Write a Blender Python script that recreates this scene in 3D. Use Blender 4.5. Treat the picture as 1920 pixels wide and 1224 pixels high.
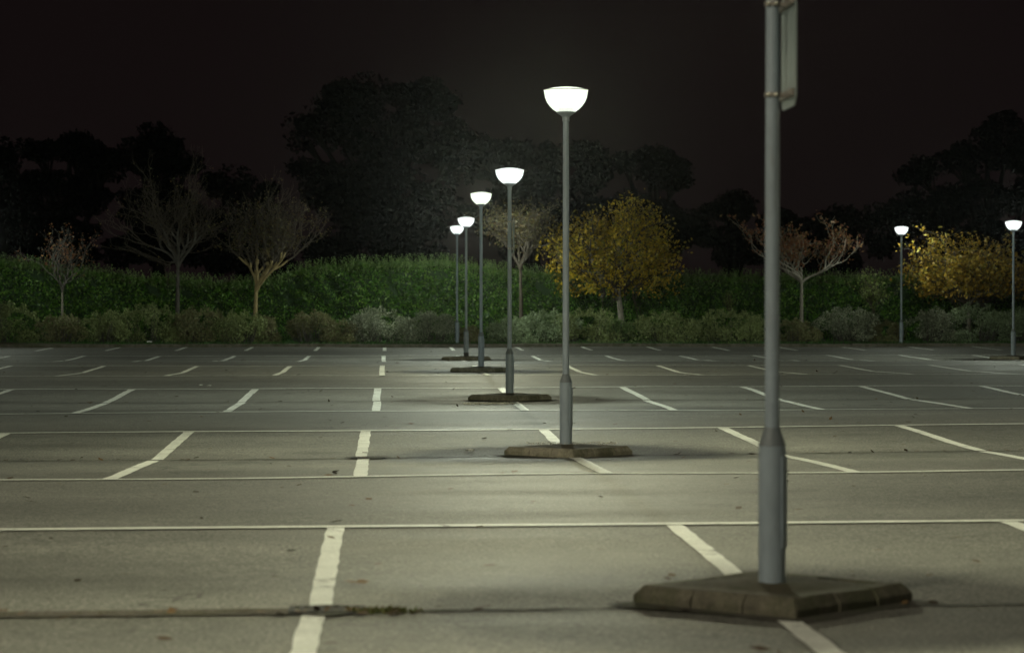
import bpy, bmesh, math, random
import numpy as np
from mathutils import Vector

R = math.radians
S = bpy.context.scene
for o in list(bpy.data.objects):
    bpy.data.objects.remove(o)
COL = S.collection

# ------------------------------------------------------------------ camera
PHI = R(2.727); CAMH = 1.68; FPX = 4850.0
cam = bpy.data.cameras.new('camera')
cam.lens = 90.94; cam.sensor_width = 36
cam.clip_start = 0.1; cam.clip_end = 2000
cam.dof.use_dof = True; cam.dof.focus_distance = 40.0; cam.dof.aperture_fstop = 3.0
co = bpy.data.objects.new('camera', cam); COL.objects.link(co)
co.location = (0, 0, CAMH)
co.rotation_euler = (R(90 - 0.532), 0, -PHI)
S.camera = co

# ------------------------------------------------------------------ world (night sky, faint town glow)
w = bpy.data.worlds.new('World'); S.world = w; w.use_nodes = True
nt = w.node_tree; bg = nt.nodes['Background']
bg.inputs['Color'].default_value = (0.62, 0.39, 0.40, 1)
bg.inputs['Strength'].default_value = 0.0085
S.view_settings.view_transform = 'Standard'; S.view_settings.look = 'None'
S.view_settings.gamma = 1; S.view_settings.exposure = 0.0
try:
    S.cycles.volume_bounces = 0; S.cycles.max_bounces = 5
    S.cycles.sample_clamp_direct = 9.0; S.cycles.sample_clamp_indirect = 3.0
    S.cycles.diffuse_bounces = 3; S.cycles.transparent_max_bounces = 8
except Exception: pass

LAMP_W = 5900.0         # power of a near lamp

# flood lamp added unseen behind the camera; its cone edge crosses the tarmac
fl = bpy.data.lights.new('added_floodlight_beam', 'SPOT')
fl.energy = 150000; fl.color = (1.0, 0.91, 0.68); fl.spot_size = R(178); fl.spot_blend = 0.01
fl.shadow_soft_size = 3.5
FLOOD_AT = Vector((-50.0, -40.0, 50.0))
_a = Vector((-4.9, 32.5, 0)); _b = Vector((11.5, 46.6, 0))       # the spot cone is aimed to end along this line
_n = (_a - FLOOD_AT).cross(_b - FLOOD_AT).normalized()
if _n.z > 0: _n = -_n
FLOOD_TO = FLOOD_AT + _n * 10

# ------------------------------------------------------------------ helpers
def tag(o, label=None, cat=None, group=None, kind=None):
    if label: o['label'] = label
    if cat: o['category'] = cat
    if group: o['group'] = group
    if kind: o['kind'] = kind
    return o
def empty(name, loc=(0, 0, 0), rz=0):
    o = bpy.data.objects.new(name, None); COL.objects.link(o)
    o.location = loc; o.rotation_euler = (0, 0, rz); o.empty_display_size = 0.2
    return o
def link(name, me, mat=None, parent=None):
    if mat: me.materials.append(mat)
    o = bpy.data.objects.new(name, me); COL.objects.link(o)
    if parent: o.parent = parent
    return o
def pymesh(name, v, f, mat=None, parent=None, smooth=False):
    me = bpy.data.meshes.new(name); me.from_pydata([tuple(p) for p in v], [], [tuple(q) for q in f]); me.update()
    if smooth:
        me.shade_smooth()
    return link(name, me, mat, parent)
def npmesh(name, V, F, mat=None, parent=None):
    """V (n,3), F (m,k) constant k"""
    V = np.asarray(V, dtype=np.float32); F = np.asarray(F, dtype=np.int32)
    me = bpy.data.meshes.new(name); k = F.shape[1]; m = F.shape[0]
    me.vertices.add(len(V)); me.vertices.foreach_set('co', V.ravel())
    me.loops.add(m * k); me.loops.foreach_set('vertex_index', F.ravel())
    me.polygons.add(m); me.polygons.foreach_set('loop_start', np.arange(0, m * k, k, dtype=np.int32))
    me.polygons.foreach_set('loop_total', np.full(m, k, dtype=np.int32))
    me.update(calc_edges=True)
    return link(name, me, mat, parent)
def copy_tree(o, parent=None):
    c = o.copy(); COL.objects.link(c)
    if parent: c.parent = parent
    for ch in list(o.children): copy_tree(ch, c)
    return c
def lathe(name, prof, mat, parent=None, n=32, smooth=True, cap=True):
    v = []; f = []
    for r, z in prof:
        for k in range(n):
            a = 2 * math.pi * k / n; v.append((r * math.cos(a), r * math.sin(a), z))
    for i in range(len(prof) - 1):
        for k in range(n):
            a = i * n + k; b = i * n + (k + 1) % n
            f.append((a, b, b + n, a + n))
    if cap:
        f.append(tuple(range(n))[::-1]); f.append(tuple(range((len(prof) - 1) * n, len(prof) * n)))
    me = bpy.data.meshes.new(name); me.from_pydata(v, [], f); me.update()
    if smooth:
        me.shade_smooth()
        try: me.set_sharp_from_angle(angle=R(35))
        except Exception: pass
    return link(name, me, mat, parent)
def boxm(bm, x0, x1, y0, y1, z0, z1, bev=0):
    r = bmesh.ops.create_cube(bm, size=1.0)
    for v in r['verts']:
        v.co = Vector(((x0 + x1) / 2 + v.co.x * (x1 - x0), (y0 + y1) / 2 + v.co.y * (y1 - y0), (z0 + z1) / 2 + v.co.z * (z1 - z0)))
    if bev:
        es = list({e for v in r['verts'] for e in v.link_edges})
        bmesh.ops.bevel(bm, geom=es, offset=bev, segments=2, affect='EDGES', profile=0.5)
def bmobj(name, bm, mat, parent=None):
    me = bpy.data.meshes.new(name); bm.to_mesh(me); bm.free()
    return link(name, me, mat, parent)

def px(x, Y):
    """world X of photo column x at world depth Y"""
    t = (x - 960) / FPX
    return Y * (math.sin(PHI) + t * math.cos(PHI)) / (math.cos(PHI) - t * math.sin(PHI))
def pz(y, Y, X=None):
    Zc = Y * math.cos(PHI) + (X or 0) * math.sin(PHI)
    return CAMH + (567 - y) * Zc / FPX

# ------------------------------------------------------------------ materials
def mat(name):
    m = bpy.data.materials.new(name); m.use_nodes = True
    return m, m.node_tree, m.node_tree.nodes['Principled BSDF']
def N(nt, t, **kw):
    n = nt.nodes.new(t)
    for k, v in kw.items(): setattr(n, k, v)
    return n
def noise(nt, vec, scale, detail=3, rough=0.55):
    n = N(nt, 'ShaderNodeTexNoise'); n.inputs['Scale'].default_value = scale
    n.inputs['Detail'].default_value = detail; n.inputs['Roughness'].default_value = rough
    if vec is not None: nt.links.new(vec, n.inputs['Vector'])
    return n.outputs['Fac']
def ramp(nt, fac, stops):
    r = N(nt, 'ShaderNodeValToRGB'); nt.links.new(fac, r.inputs['Fac'])
    el = r.color_ramp.elements
    while len(el) < len(stops): el.new(0.5)
    for e, (p, c) in zip(el, stops):
        e.position = p; e.color = (c[0], c[1], c[2], 1) if hasattr(c, '__len__') else (c, c, c, 1)
    return r.outputs['Color']
def mixc(nt, fac, a, b, mode='MIX'):
    m = N(nt, 'ShaderNodeMix', data_type='RGBA', blend_type=mode)
    for s, v in ((m.inputs['Factor'], fac), (m.inputs['A'], a), (m.inputs['B'], b)):
        if hasattr(v, 'links') or isinstance(v, bpy.types.NodeSocket): nt.links.new(v, s)
        elif isinstance(v, (int, float)): s.default_value = v
        else: s.default_value = (v[0], v[1], v[2], 1)
    return m.outputs['Result']
def mapped(nt, scale=(1, 1, 1)):
    tc = N(nt, 'ShaderNodeTexCoord'); mp = N(nt, 'ShaderNodeMapping')
    mp.inputs['Scale'].default_value = scale
    nt.links.new(tc.outputs['Object'], mp.inputs['Vector']); return mp.outputs['Vector']
def bump(nt, h, bsdf, strength=0.5, dist=0.01):
    b = N(nt, 'ShaderNodeBump'); b.inputs['Strength'].default_value = strength; b.inputs['Distance'].default_value = dist
    nt.links.new(h, b.inputs['Height']); nt.links.new(b.outputs['Normal'], bsdf.inputs['Normal'])

def asphalt():
    m, nt, b = mat('asphalt')
    v = mapped(nt)
    big = noise(nt, v, 0.22, 4, 0.6)
    c = ramp(nt, big, [(0.3, (0.100, 0.100, 0.088)), (0.7, (0.150, 0.149, 0.132))])
    # long soft bands along the aisles, wavy light put into the colour
    v2 = mapped(nt, (0.05, 0.55, 1))
    band = noise(nt, v2, 1.0, 4, 0.6)
    c = mixc(nt, 1.0, c, ramp(nt, band, [(0.3, 0.66), (0.7, 1.28)]), 'MULTIPLY')
    med = noise(nt, v, 5.0, 5, 0.65)
    c = mixc(nt, 1.0, c, ramp(nt, med, [(0.3, 0.82), (0.7, 1.15)]), 'MULTIPLY')
    fine = noise(nt, v, 42.0, 3, 0.7)
    c = mixc(nt, 1.0, c, ramp(nt, fine, [(0.3, 0.3), (0.5, 0.9), (0.7, 2.1)]), 'MULTIPLY')
    # dark oil drips and stains
    st = N(nt, 'ShaderNodeTexVoronoi'); st.inputs['Scale'].default_value = 0.42; nt.links.new(v, st.inputs['Vector'])
    c = mixc(nt, 1.0, c, ramp(nt, st.outputs['Distance'], [(0.0, 0.5), (0.09, 0.82), (0.2, 1.0)]), 'MULTIPLY')
    # hairline cracks in a few worn places
    wob = N(nt, 'ShaderNodeVectorMath', operation='ADD'); nz = N(nt, 'ShaderNodeTexNoise'); nz.inputs['Scale'].default_value = 1.6
    nt.links.new(v, nz.inputs['Vector']); nt.links.new(v, wob.inputs[0]); nt.links.new(nz.outputs['Color'], wob.inputs[1])
    ck = N(nt, 'ShaderNodeTexVoronoi', feature='DISTANCE_TO_EDGE'); ck.inputs['Scale'].default_value = 0.30; nt.links.new(wob.outputs[0], ck.inputs['Vector'])
    line = ramp(nt, ck.outputs['Distance'], [(0.0, 1.0), (0.006, 0.0)])
    where = ramp(nt, noise(nt, v, 0.13, 2), [(0.5, 0.0), (0.58, 0.8)])
    mk = N(nt, 'ShaderNodeMath', operation='MULTIPLY'); nt.links.new(line, mk.inputs[0]); nt.links.new(where, mk.inputs[1])
    c = mixc(nt, mk.outputs[0], c, (0.02, 0.02, 0.018))
    nt.links.new(c, b.inputs['Base Color'])
    rr = ramp(nt, band, [(0.3, 0.62), (0.7, 0.85)]); nt.links.new(rr, b.inputs['Roughness'])
    b.inputs['Specular IOR Level'].default_value = 0.28
    add = N(nt, 'ShaderNodeMath', operation='ADD'); nt.links.new(fine, add.inputs[0])
    md = N(nt, 'ShaderNodeMath', operation='MULTIPLY'); nt.links.new(noise(nt, v, 14, 3, .6), md.inputs[0]); md.inputs[1].default_value = 1.2
    nt.links.new(md.outputs[0], add.inputs[1])
    bump(nt, add.outputs[0], b, 0.9, 0.007)
    return m
def paint():
    m, nt, b = mat('worn_road_paint')
    v = mapped(nt)
    c = ramp(nt, noise(nt, v, 3.0, 5, 0.7), [(0.3, (0.58, 0.60, 0.55)), (0.7, (0.80, 0.82, 0.76))])
    c = mixc(nt, 1.0, c, ramp(nt, noise(nt, v, 45, 3, 0.7), [(0.3, 0.72), (0.6, 1.05)]), 'MULTIPLY')
    wear = ramp(nt, noise(nt, v, 1.3, 8, 0.78), [(0.34, 1.0), (0.42, 0.0)])
    c = mixc(nt, wear, c, (0.16, 0.16, 0.15))
    nt.links.new(c, b.inputs['Base Color']); b.inputs['Roughness'].default_value = 0.6
    bump(nt, noise(nt, v, 60, 3, .7), b, 0.5, 0.004)
    return m
def stone(name, lo, hi, moss=(0.045, 0.05, 0.022), sc=9):
    m, nt, b = mat(name); v = mapped(nt)
    c = ramp(nt, noise(nt, v, sc, 6, 0.7), [(0.3, lo), (0.7, hi)])
    c = mixc(nt, ramp(nt, noise(nt, v, 3.2, 5, 0.7), [(0.42, 0.0), (0.62, 0.75)]), c, moss)
    c = mixc(nt, 1.0, c, ramp(nt, noise(nt, v, 70, 2, .6), [(0.3, 0.7), (0.7, 1.25)]), 'MULTIPLY')
    nt.links.new(c, b.inputs['Base Color']); b.inputs['Roughness'].default_value = 0.9
    bump(nt, noise(nt, v, 40, 4, .7), b, 0.8, 0.01)
    return m
def steel(name, col, metallic=0.35, rough=0.42):
    m, nt, b = mat(name); v = mapped(nt, (1, 1, 0.35))
    c = ramp(nt, noise(nt, v, 9, 6, 0.65), [(0.3, tuple(x * 0.82 for x in col)), (0.7, tuple(x * 1.12 for x in col))])
    dirt = ramp(nt, noise(nt, mapped(nt, (3, 3, 0.6)), 4, 5, .7), [(0.55, 0.0), (0.75, 0.45)])
    c = mixc(nt, dirt, c, (0.14, 0.13, 0.11))
    nt.links.new(c, b.inputs['Base Color']); b.inputs['Metallic'].default_value = metallic
    rr = ramp(nt, noise(nt, v, 15, 4, .6), [(0.3, rough - .08), (0.7, rough + .12)]); nt.links.new(rr, b.inputs['Roughness'])
    return m
def plain(name, col, rough=0.8, metallic=0.0, var=0.2, sc=8):
    m, nt, b = mat(name); v = mapped(nt)
    c = ramp(nt, noise(nt, v, sc, 5, .65), [(0.3, tuple(x * (1 - var) for x in col)), (0.7, tuple(x * (1 + var) for x in col))])
    nt.links.new(c, b.inputs['Base Color']); b.inputs['Roughness'].default_value = rough; b.inputs['Metallic'].default_value = metallic
    bump(nt, noise(nt, v, sc * 5, 3, .6), b, 0.4, 0.01)
    return m
def leafmat(name, cols, trans=0.3, rough=0.5):
    m = bpy.data.materials.new(name); m.use_nodes = True; nt = m.node_tree
    for n in list(nt.nodes): nt.nodes.remove(n)
    out = N(nt, 'ShaderNodeOutputMaterial'); g = N(nt, 'ShaderNodeNewGeometry')
    stops = [(i / max(1, len(cols) - 1), c) for i, c in enumerate(cols)]
    c = ramp(nt, g.outputs['Random Per Island'], stops)
    tc = N(nt, 'ShaderNodeTexCoord')
    c = mixc(nt, 1.0, c, ramp(nt, noise(nt, tc.outputs['Object'], 0.9, 4, .6), [(0.3, 0.6), (0.7, 1.35)]), 'MULTIPLY')
    p = N(nt, 'ShaderNodeBsdfPrincipled'); p.inputs['Roughness'].default_value = rough
    p.inputs['Specular IOR Level'].default_value = 0.3
    p.inputs['Specular IOR Level'].default_value = 0.0 if rough > .85 else .3
    if rough > .85: p = N(nt, 'ShaderNodeBsdfDiffuse'); p.inputs['Color'].default_value = (*cols[1], 1)
    t = N(nt, 'ShaderNodeBsdfTranslucent'); mx = N(nt, 'ShaderNodeMixShader'); mx.inputs[0].default_value = trans
    nt.links.new(c, p.inputs['Base Color' if rough <= .85 else 'Color']); nt.links.new(c, t.inputs['Color'])
    nt.links.new(p.outputs[0], mx.inputs[1]); nt.links.new(t.outputs[0], mx.inputs[2])
    nt.links.new(mx.outputs[0], out.inputs['Surface'])
    return m
def lampglass(name, col, strength, tr=0.55):
    m = bpy.data.materials.new(name); m.use_nodes = True; nt = m.node_tree
    for n in list(nt.nodes): nt.nodes.remove(n)
    out = N(nt, 'ShaderNodeOutputMaterial'); e = N(nt, 'ShaderNodeEmission')
    e.inputs['Color'].default_value = (*col, 1); e.inputs['Strength'].default_value = strength
    t = N(nt, 'ShaderNodeBsdfTransparent'); mx = N(nt, 'ShaderNodeMixShader'); mx.inputs[0].default_value = tr
    nt.links.new(e.outputs[0], mx.inputs[1]); nt.links.new(t.outputs[0], mx.inputs[2])
    nt.links.new(mx.outputs[0], out.inputs['Surface'])
    return m

def no_sheen(m):
    m.node_tree.nodes['Principled BSDF'].inputs['Specular IOR Level'].default_value = 0; return m
M = dict(
    asphalt=asphalt(), paint=paint(),
    kerb=stone('mossy_concrete_kerb', (0.05, 0.045, 0.033), (0.12, 0.11, 0.08)),
    kerb_pale=stone('worn_concrete_kerb', (0.14, 0.13, 0.10), (0.26, 0.24, 0.18)),
    back_kerb=stone('back_kerb_concrete', (0.09, 0.08, 0.065), (0.16, 0.145, 0.12)),
    infill=stone('gritty_infill', (0.03, 0.025, 0.014), (0.07, 0.06, 0.036), (0.028, 0.03, 0.011), 22),
    soil=stone('soil', (0.03, 0.024, 0.015), (0.06, 0.05, 0.03), (0.03, 0.04, 0.012), 3),
    grime=stone('gutter_grime', (0.02, 0.018, 0.014), (0.05, 0.045, 0.035), (0.03, 0.035, 0.015), 14),
    concrete=stone('channel_concrete', (0.06, 0.055, 0.045), (0.11, 0.10, 0.085), (0.06, 0.06, 0.03), 6),
    pole=steel('galvanised_steel', (0.22, 0.265, 0.31), 0.1, 0.5),
    shoulder=steel('dull_steel', (0.12, 0.14, 0.155), 0.1, 0.6),
    darkmetal=plain('dark_metal', (0.03, 0.03, 0.03), 0.6),
    bracket=steel('bracket_steel', (0.22, 0.20, 0.18), 0.5, 0.5),
    bolt=steel('bright_zinc_bolt', (0.8, 0.78, 0.66), 0.9, 0.22),
    signback=steel('sign_back_grey', (0.22, 0.27, 0.27), 0.25, 0.5),
    signface=plain('sign_white', (0.7, 0.7, 0.7), 0.4),
    iron=plain('cast_iron', (0.012, 0.011, 0.010), 0.9, 0.0),
    paper=plain('white_litter', (0.75, 0.75, 0.72), 0.7),
    bark=plain('grey_bark', (0.06, 0.055, 0.048), 0.9, 0, 0.4, 6),
    bark_pale=plain('pale_bark', (0.17, 0.155, 0.13), 0.9, 0, 0.3, 6),
    bark_yellow=plain('ochre_bark', (0.24, 0.19, 0.09), 0.9, 0, 0.3, 6),
    twig=plain('dark_twig', (0.042, 0.033, 0.024), 0.9, 0, 0.3, 6),
    bark_dark=no_sheen(plain('dark_bark', (0.006, 0.0055, 0.005), 0.9, 0, 0.3, 2)),
    hedge=leafmat('laurel_leaf', [(0.028, 0.08, 0.010), (0.048, 0.125, 0.015), (0.08, 0.17, 0.025), (0.14, 0.22, 0.045)], 0.25, 0.4),
    shoot=leafmat('laurel_shoot_leaf', [(0.08, 0.15, 0.04), (0.14, 0.22, 0.07), (0.20, 0.28, 0.11)], 0.35, 0.45),
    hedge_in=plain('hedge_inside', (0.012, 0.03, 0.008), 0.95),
    grass=leafmat('grass_blade', [(0.03, 0.09, 0.015), (0.05, 0.13, 0.03)], 0.3),
    gold=leafmat('golden_leaf', [(0.20, 0.18, 0.02), (0.40, 0.28, 0.02), (0.48, 0.33, 0.025), (0.15, 0.17, 0.03)], 0.35),
    gold_dull=leafmat('dull_gold_leaf', [(0.22, 0.15, 0.02), (0.34, 0.20, 0.02), (0.38, 0.27, 0.04), (0.16, 0.16, 0.04)], 0.35),
    red=leafmat('russet_leaf', [(0.12, 0.045, 0.025), (0.19, 0.08, 0.04), (0.18, 0.12, 0.045)], 0.35),
    thin=leafmat('olive_leaf', [(0.06, 0.065, 0.022), (0.10, 0.085, 0.03), (0.08, 0.045, 0.02)], 0.35),
    lime=leafmat('lime_leaf', [(0.12, 0.17, 0.04), (0.2, 0.24, 0.08)], 0.35),
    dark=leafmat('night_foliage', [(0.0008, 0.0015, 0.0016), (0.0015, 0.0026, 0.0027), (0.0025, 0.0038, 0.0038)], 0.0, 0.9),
    weed=leafmat('weed_blade', [(0.07, 0.035, 0.012), (0.05, 0.07, 0.015), (0.10, 0.10, 0.03)], 0.2),
    fallen=leafmat('fallen_leaf', [(0.05, 0.028, 0.014), (0.10, 0.06, 0.025), (0.03, 0.022, 0.014)], 0.0, 0.8),
    grit=leafmat('pale_grit', [(0.3, 0.29, 0.24), (0.55, 0.53, 0.45)], 0.0, 0.8),
)
SHR = {
    'green': leafmat('shrub_green', [(0.090, 0.150, 0.053), (0.152, 0.239, 0.086), (0.255, 0.345, 0.146)], 0.25),
    'pale': leafmat('shrub_pale', [(0.125, 0.166, 0.082), (0.219, 0.285, 0.163), (0.375, 0.459, 0.294)], 0.25),
    'silver': leafmat('shrub_silver', [(0.096, 0.126, 0.074), (0.225, 0.252, 0.176), (0.448, 0.473, 0.352)], 0.25),
    'brown': leafmat('shrub_brown', [(0.135, 0.124, 0.067), (0.225, 0.208, 0.112), (0.179, 0.235, 0.090)], 0.2),
    'olive': leafmat('shrub_olive', [(0.122, 0.155, 0.060), (0.220, 0.265, 0.105), (0.366, 0.433, 0.200)], 0.25),
}

# ------------------------------------------------------------------ ground shape
WST = 2.42
ROWS = [  # near edge, middle drain, far edge, x of bay line 0
    (8.6, 13.65, 18.5, -0.395), (25.1, 30.15, 35.2, -0.298), (41.6, 46.55, 51.5, -0.205),
    (58.2, 63.15, 68.1, -0.17), (74.4, 79.4, 84.4, -0.165), (90.5, None, 95.35, -0.15)]
PY = [-60, 0, 8, 13.65, 18.5, 25.1, 30.15, 35.2, 41.6, 46.55, 51.5, 58.2, 63.15, 68.1, 74.4, 79.4, 84.4, 90.5, 95.4, 140, 400]
PZ = [.08, .08, .085, .052, .074, -.012, -.132, -.062, -.078, -.104, -.030, .032, -.028, .013, -.023, -.098, -.065, -.009, .030, .03, .03]
SY = [-60, 15, 35.5, 41.6, 51.5, 58.2, 66, 400]
SZ = [.006, .006, .0068, .0032, .0026, .0006, 0, 0]
def GZ(x, y):
    x = np.asarray(x, float); y = np.asarray(y, float)
    p = (np.interp(y - .22, PY, PZ) + 2 * np.interp(y, PY, PZ) + np.interp(y + .22, PY, PZ)) / 4
    s = np.interp(y, SY, SZ)
    u = (0.005 * np.sin(x * 1.1 + 0.7 * y + 1.3) * np.sin(y * 0.8 + 0.5) + 0.006 * np.sin(x * 0.45 - y * 0.31 + 2.1)
         + 0.004 * np.sin(x * 0.8 + 2.0) * np.sin(y * 1.25 + 0.3 * x))
    return p + s * np.clip(x, -26, 26) + u * np.clip((y - 5) / 5, 0, 1)
def gz(x, y): return float(GZ(x, y))

def sheet(name, xs, ys, zf, m):
    X, Y = np.meshgrid(xs, ys); Z = zf(X, Y)
    V = np.stack([X.ravel(), Y.ravel(), Z.ravel()], 1)
    nx = len(xs); ny = len(ys)
    i = np.arange(nx - 1)[None, :] + (np.arange(ny - 1) * nx)[:, None]
    F = np.stack([i, i + 1, i + 1 + nx, i + nx], -1).reshape(-1, 4)
    o = npmesh(name, V, F, m); o.data.shade_smooth()
    return tag(o, kind='structure')
xs = np.concatenate([np.arange(-70, -26, 1.5), np.arange(-26, 32, 0.28), np.arange(32, 76, 1.5)])
ys = np.concatenate([np.arange(-40, 6, 1.5), np.arange(6, 95.5, 0.22), [95.5]])
sheet('car_park', xs, ys, GZ, M['asphalt'])
g2 = np.concatenate([np.linspace(-290, -60, 12), np.linspace(-50, 60, 12), np.linspace(75, 290, 12)])
def ground_z(X, Y):
    return np.where(Y < 95.55, -0.6, 0.12 + 0.05 * np.sin(X * 0.3) + 0.04 * np.sin(Y * 0.7 + X * .2))
sheet('ground', np.arange(-290, 291, 4.0), np.concatenate([np.arange(-120, 95, 8.0), [95.5, 95.6], np.arange(97, 135, 1.5), np.arange(140, 291, 8.0)]), ground_z, M['soil'])

def strip(x0, y0, x1, y1, wd, n, jit=0.0, rnd=None, lift=0.006):
    """ribbon laid on the tarmac"""
    V = []; F = []
    dx, dy = x1 - x0, y1 - y0; L = math.hypot(dx, dy); nx_, ny_ = -dy / L, dx / L
    for i in range(n + 1):
        t = i / n; a = rnd.uniform(-jit, jit) if rnd else 0; b = rnd.uniform(-jit, jit) if rnd else 0
        for s, j in ((-1, a), (1, b)):
            x = x0 + dx * t + nx_ * (s * wd / 2 + j); y = y0 + dy * t + ny_ * (s * wd / 2 + j)
            V.append((x, y, gz(x, y) + lift))
        if i: k = 2 * i; F.append((k - 2, k, k + 1, k - 1))
    return V, F
def merge(parts):
    V = []; F = []
    for v, f in parts:
        o = len(V); V += v; F += [tuple(i + o for i in q) for q in f]
    return V, F
rnd = random.Random(4)
XL, XR = -30.0, 34.0
for ri, (ya, ym, yb, x0) in enumerate(ROWS):
    ps = []
    wl = 0.125 if ri == 0 else (0.14 if ri < 3 else 0.13)
    for k in range(-12, 15):
        x = x0 + WST * k
        if x < XL or x > XR: continue
        dxs = rnd.uniform(-.03, .03)
        if ym:
            j = 0.05 * rnd.choice((-1, 1)) if ri < 3 else 0
            ps.append(strip(x + dxs, ya + .07, x, ym - .09, wl, 20, 0.007, rnd, 0.007))
            ps.append(strip(x + j * .5, ym + .09, x + j * .3, yb - .07, wl, 20, 0.007, rnd, 0.007))
        else:
            ps.append(strip(x, ya, x, yb - .25, wl, 20, 0.006, rnd, 0.007))
    o = pymesh('bay_lines', *merge(ps), M['paint']); tag(o, kind='structure')
    ps = []
    lw = 0.15
    if ri > 0 and ri < 5: ps.append(strip(XL, ya, XR, ya, lw, 200, 0.006, rnd, 0.011))
    if ri < 5: ps.append(strip(XL, yb, XR, yb, lw, 200, 0.006, rnd, 0.011))
    if ps: o = pymesh('row_lines', *merge(ps), M['paint']); tag(o, kind='structure')
    if ym:
        V, F = strip(XL, ym, XR, ym, 0.09 if ri else 0.06, 420, 0.03, rnd, 0.005)
        o = pymesh('tarmac_joint', V, F, M['grime']); tag(o, kind='structure')

# shallow concrete drainage channel in the nearest row, and two sunk gullies
V = []; F = []
prof = [(-.10, .008), (-.095, .018), (-.07, .018), (-.05, .002), (.04, .002), (.055, .018), (.085, .018), (.09, .008)]
n = 60; x0c, x1c = -12.0, px(548, 13.65)
for i in range(n + 1):
    x = x0c + (x1c - x0c) * i / n
    for dy, dz in prof: V.append((x, 13.65 + dy, gz(x, 13.65) + dz))
for i in range(n):
    for j in range(len(prof) - 1):
        a = i * len(prof) + j; F.append((a, a + len(prof), a + 1 + len(prof), a + 1))
o = pymesh('drainage_channel', V, F, M['concrete'])
tag(o, 'shallow concrete drainage channel running across the nearest bays towards the left', 'channel')
def gully(xc, yc, lx, label):
    e = empty('gully', (xc, yc, gz(xc, yc)))
    tag(e, label, 'gully', 'sunken drain gullies')
    V = []; F = []; m = 28
    for k in range(m):
        a = 2 * math.pi * k / m; rr = 1 + .12 * math.sin(3 * a + xc) + .08 * math.sin(5 * a)
        V.append((lx * .5 * rr * math.cos(a), .24 * rr * math.sin(a), gz(xc + lx * .5 * rr * math.cos(a), yc + .24 * rr * math.sin(a)) - gz(xc, yc) + .014))
    V.append((0, 0, .010))
    for k in range(m): F.append((k, (k + 1) % m, m))
    pymesh('surround', V, F, M['grime'], e)
    bm = bmesh.new(); boxm(bm, -.2, -.17, -.15, .15, .012, .035); boxm(bm, .17, .2, -.15, .15, .012, .035)
    boxm(bm, -.17, .17, -.15, -.12, .012, .034); boxm(bm, -.17, .17, .12, .15, .012, .034)
    for i in range(6): boxm(bm, -.145 + i * .052, -.12 + i * .052, -.12, .12, .012, .032)
    [setattr(v.co, 'z', .012 + (v.co.z - .012) * .25) for v in bm.verts]
    bmobj('grate', bm, M['iron'], e)
gully(px(612, 13.65), 13.68, .30, 'dark sunken gully splitting the wide white line nearest the viewer')
gully(px(690, 30.15), 30.15, .50, 'dark oval sunken gully across the white line one row farther away')

# weeds beside the near gully
def blades(cx, cy, n, rx, ry, h, rnd):
    V = []; F = []
    for i in range(n):
        x = cx + rnd.gauss(0, rx); y = cy + rnd.gauss(0, ry); z = gz(x, y) + .006
        a = rnd.uniform(0, 6.28); l = h * rnd.uniform(.4, 1); tx, ty = math.cos(a) * .012, math.sin(a) * .012
        lx_, ly_ = rnd.gauss(0, l * .5), rnd.gauss(0, l * .5); o = len(V)
        V += [(x - tx, y - ty, z), (x + tx, y + ty, z), (x + lx_ + tx * .3, y + ly_ + ty * .3, z + l), (x + lx_ - tx * .3, y + ly_ - ty * .3, z + l)]
        F.append((o, o + 1, o + 2, o + 3))
    return V, F
o = pymesh('weed_tuft', *blades(px(716, 13.6), 13.6, 150, .085, .04, .03, rnd), M['weed'])
tag(o, 'small green and brown weed tuft growing beside the nearest gully', 'weed', kind='stuff')

# back kerb, one long low kerb of stones
bm = bmesh.new(); x = -45.0
while x < 60:
    boxm(bm, x, x + .905, 95.45 + rnd.uniform(0, .01), 95.60, -.12, gz(x, 95.4) + .12 + rnd.uniform(-.006, .006), .012); x += .915
o = bmobj('kerb', bm, M['back_kerb']); tag(o, kind='structure')

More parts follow.
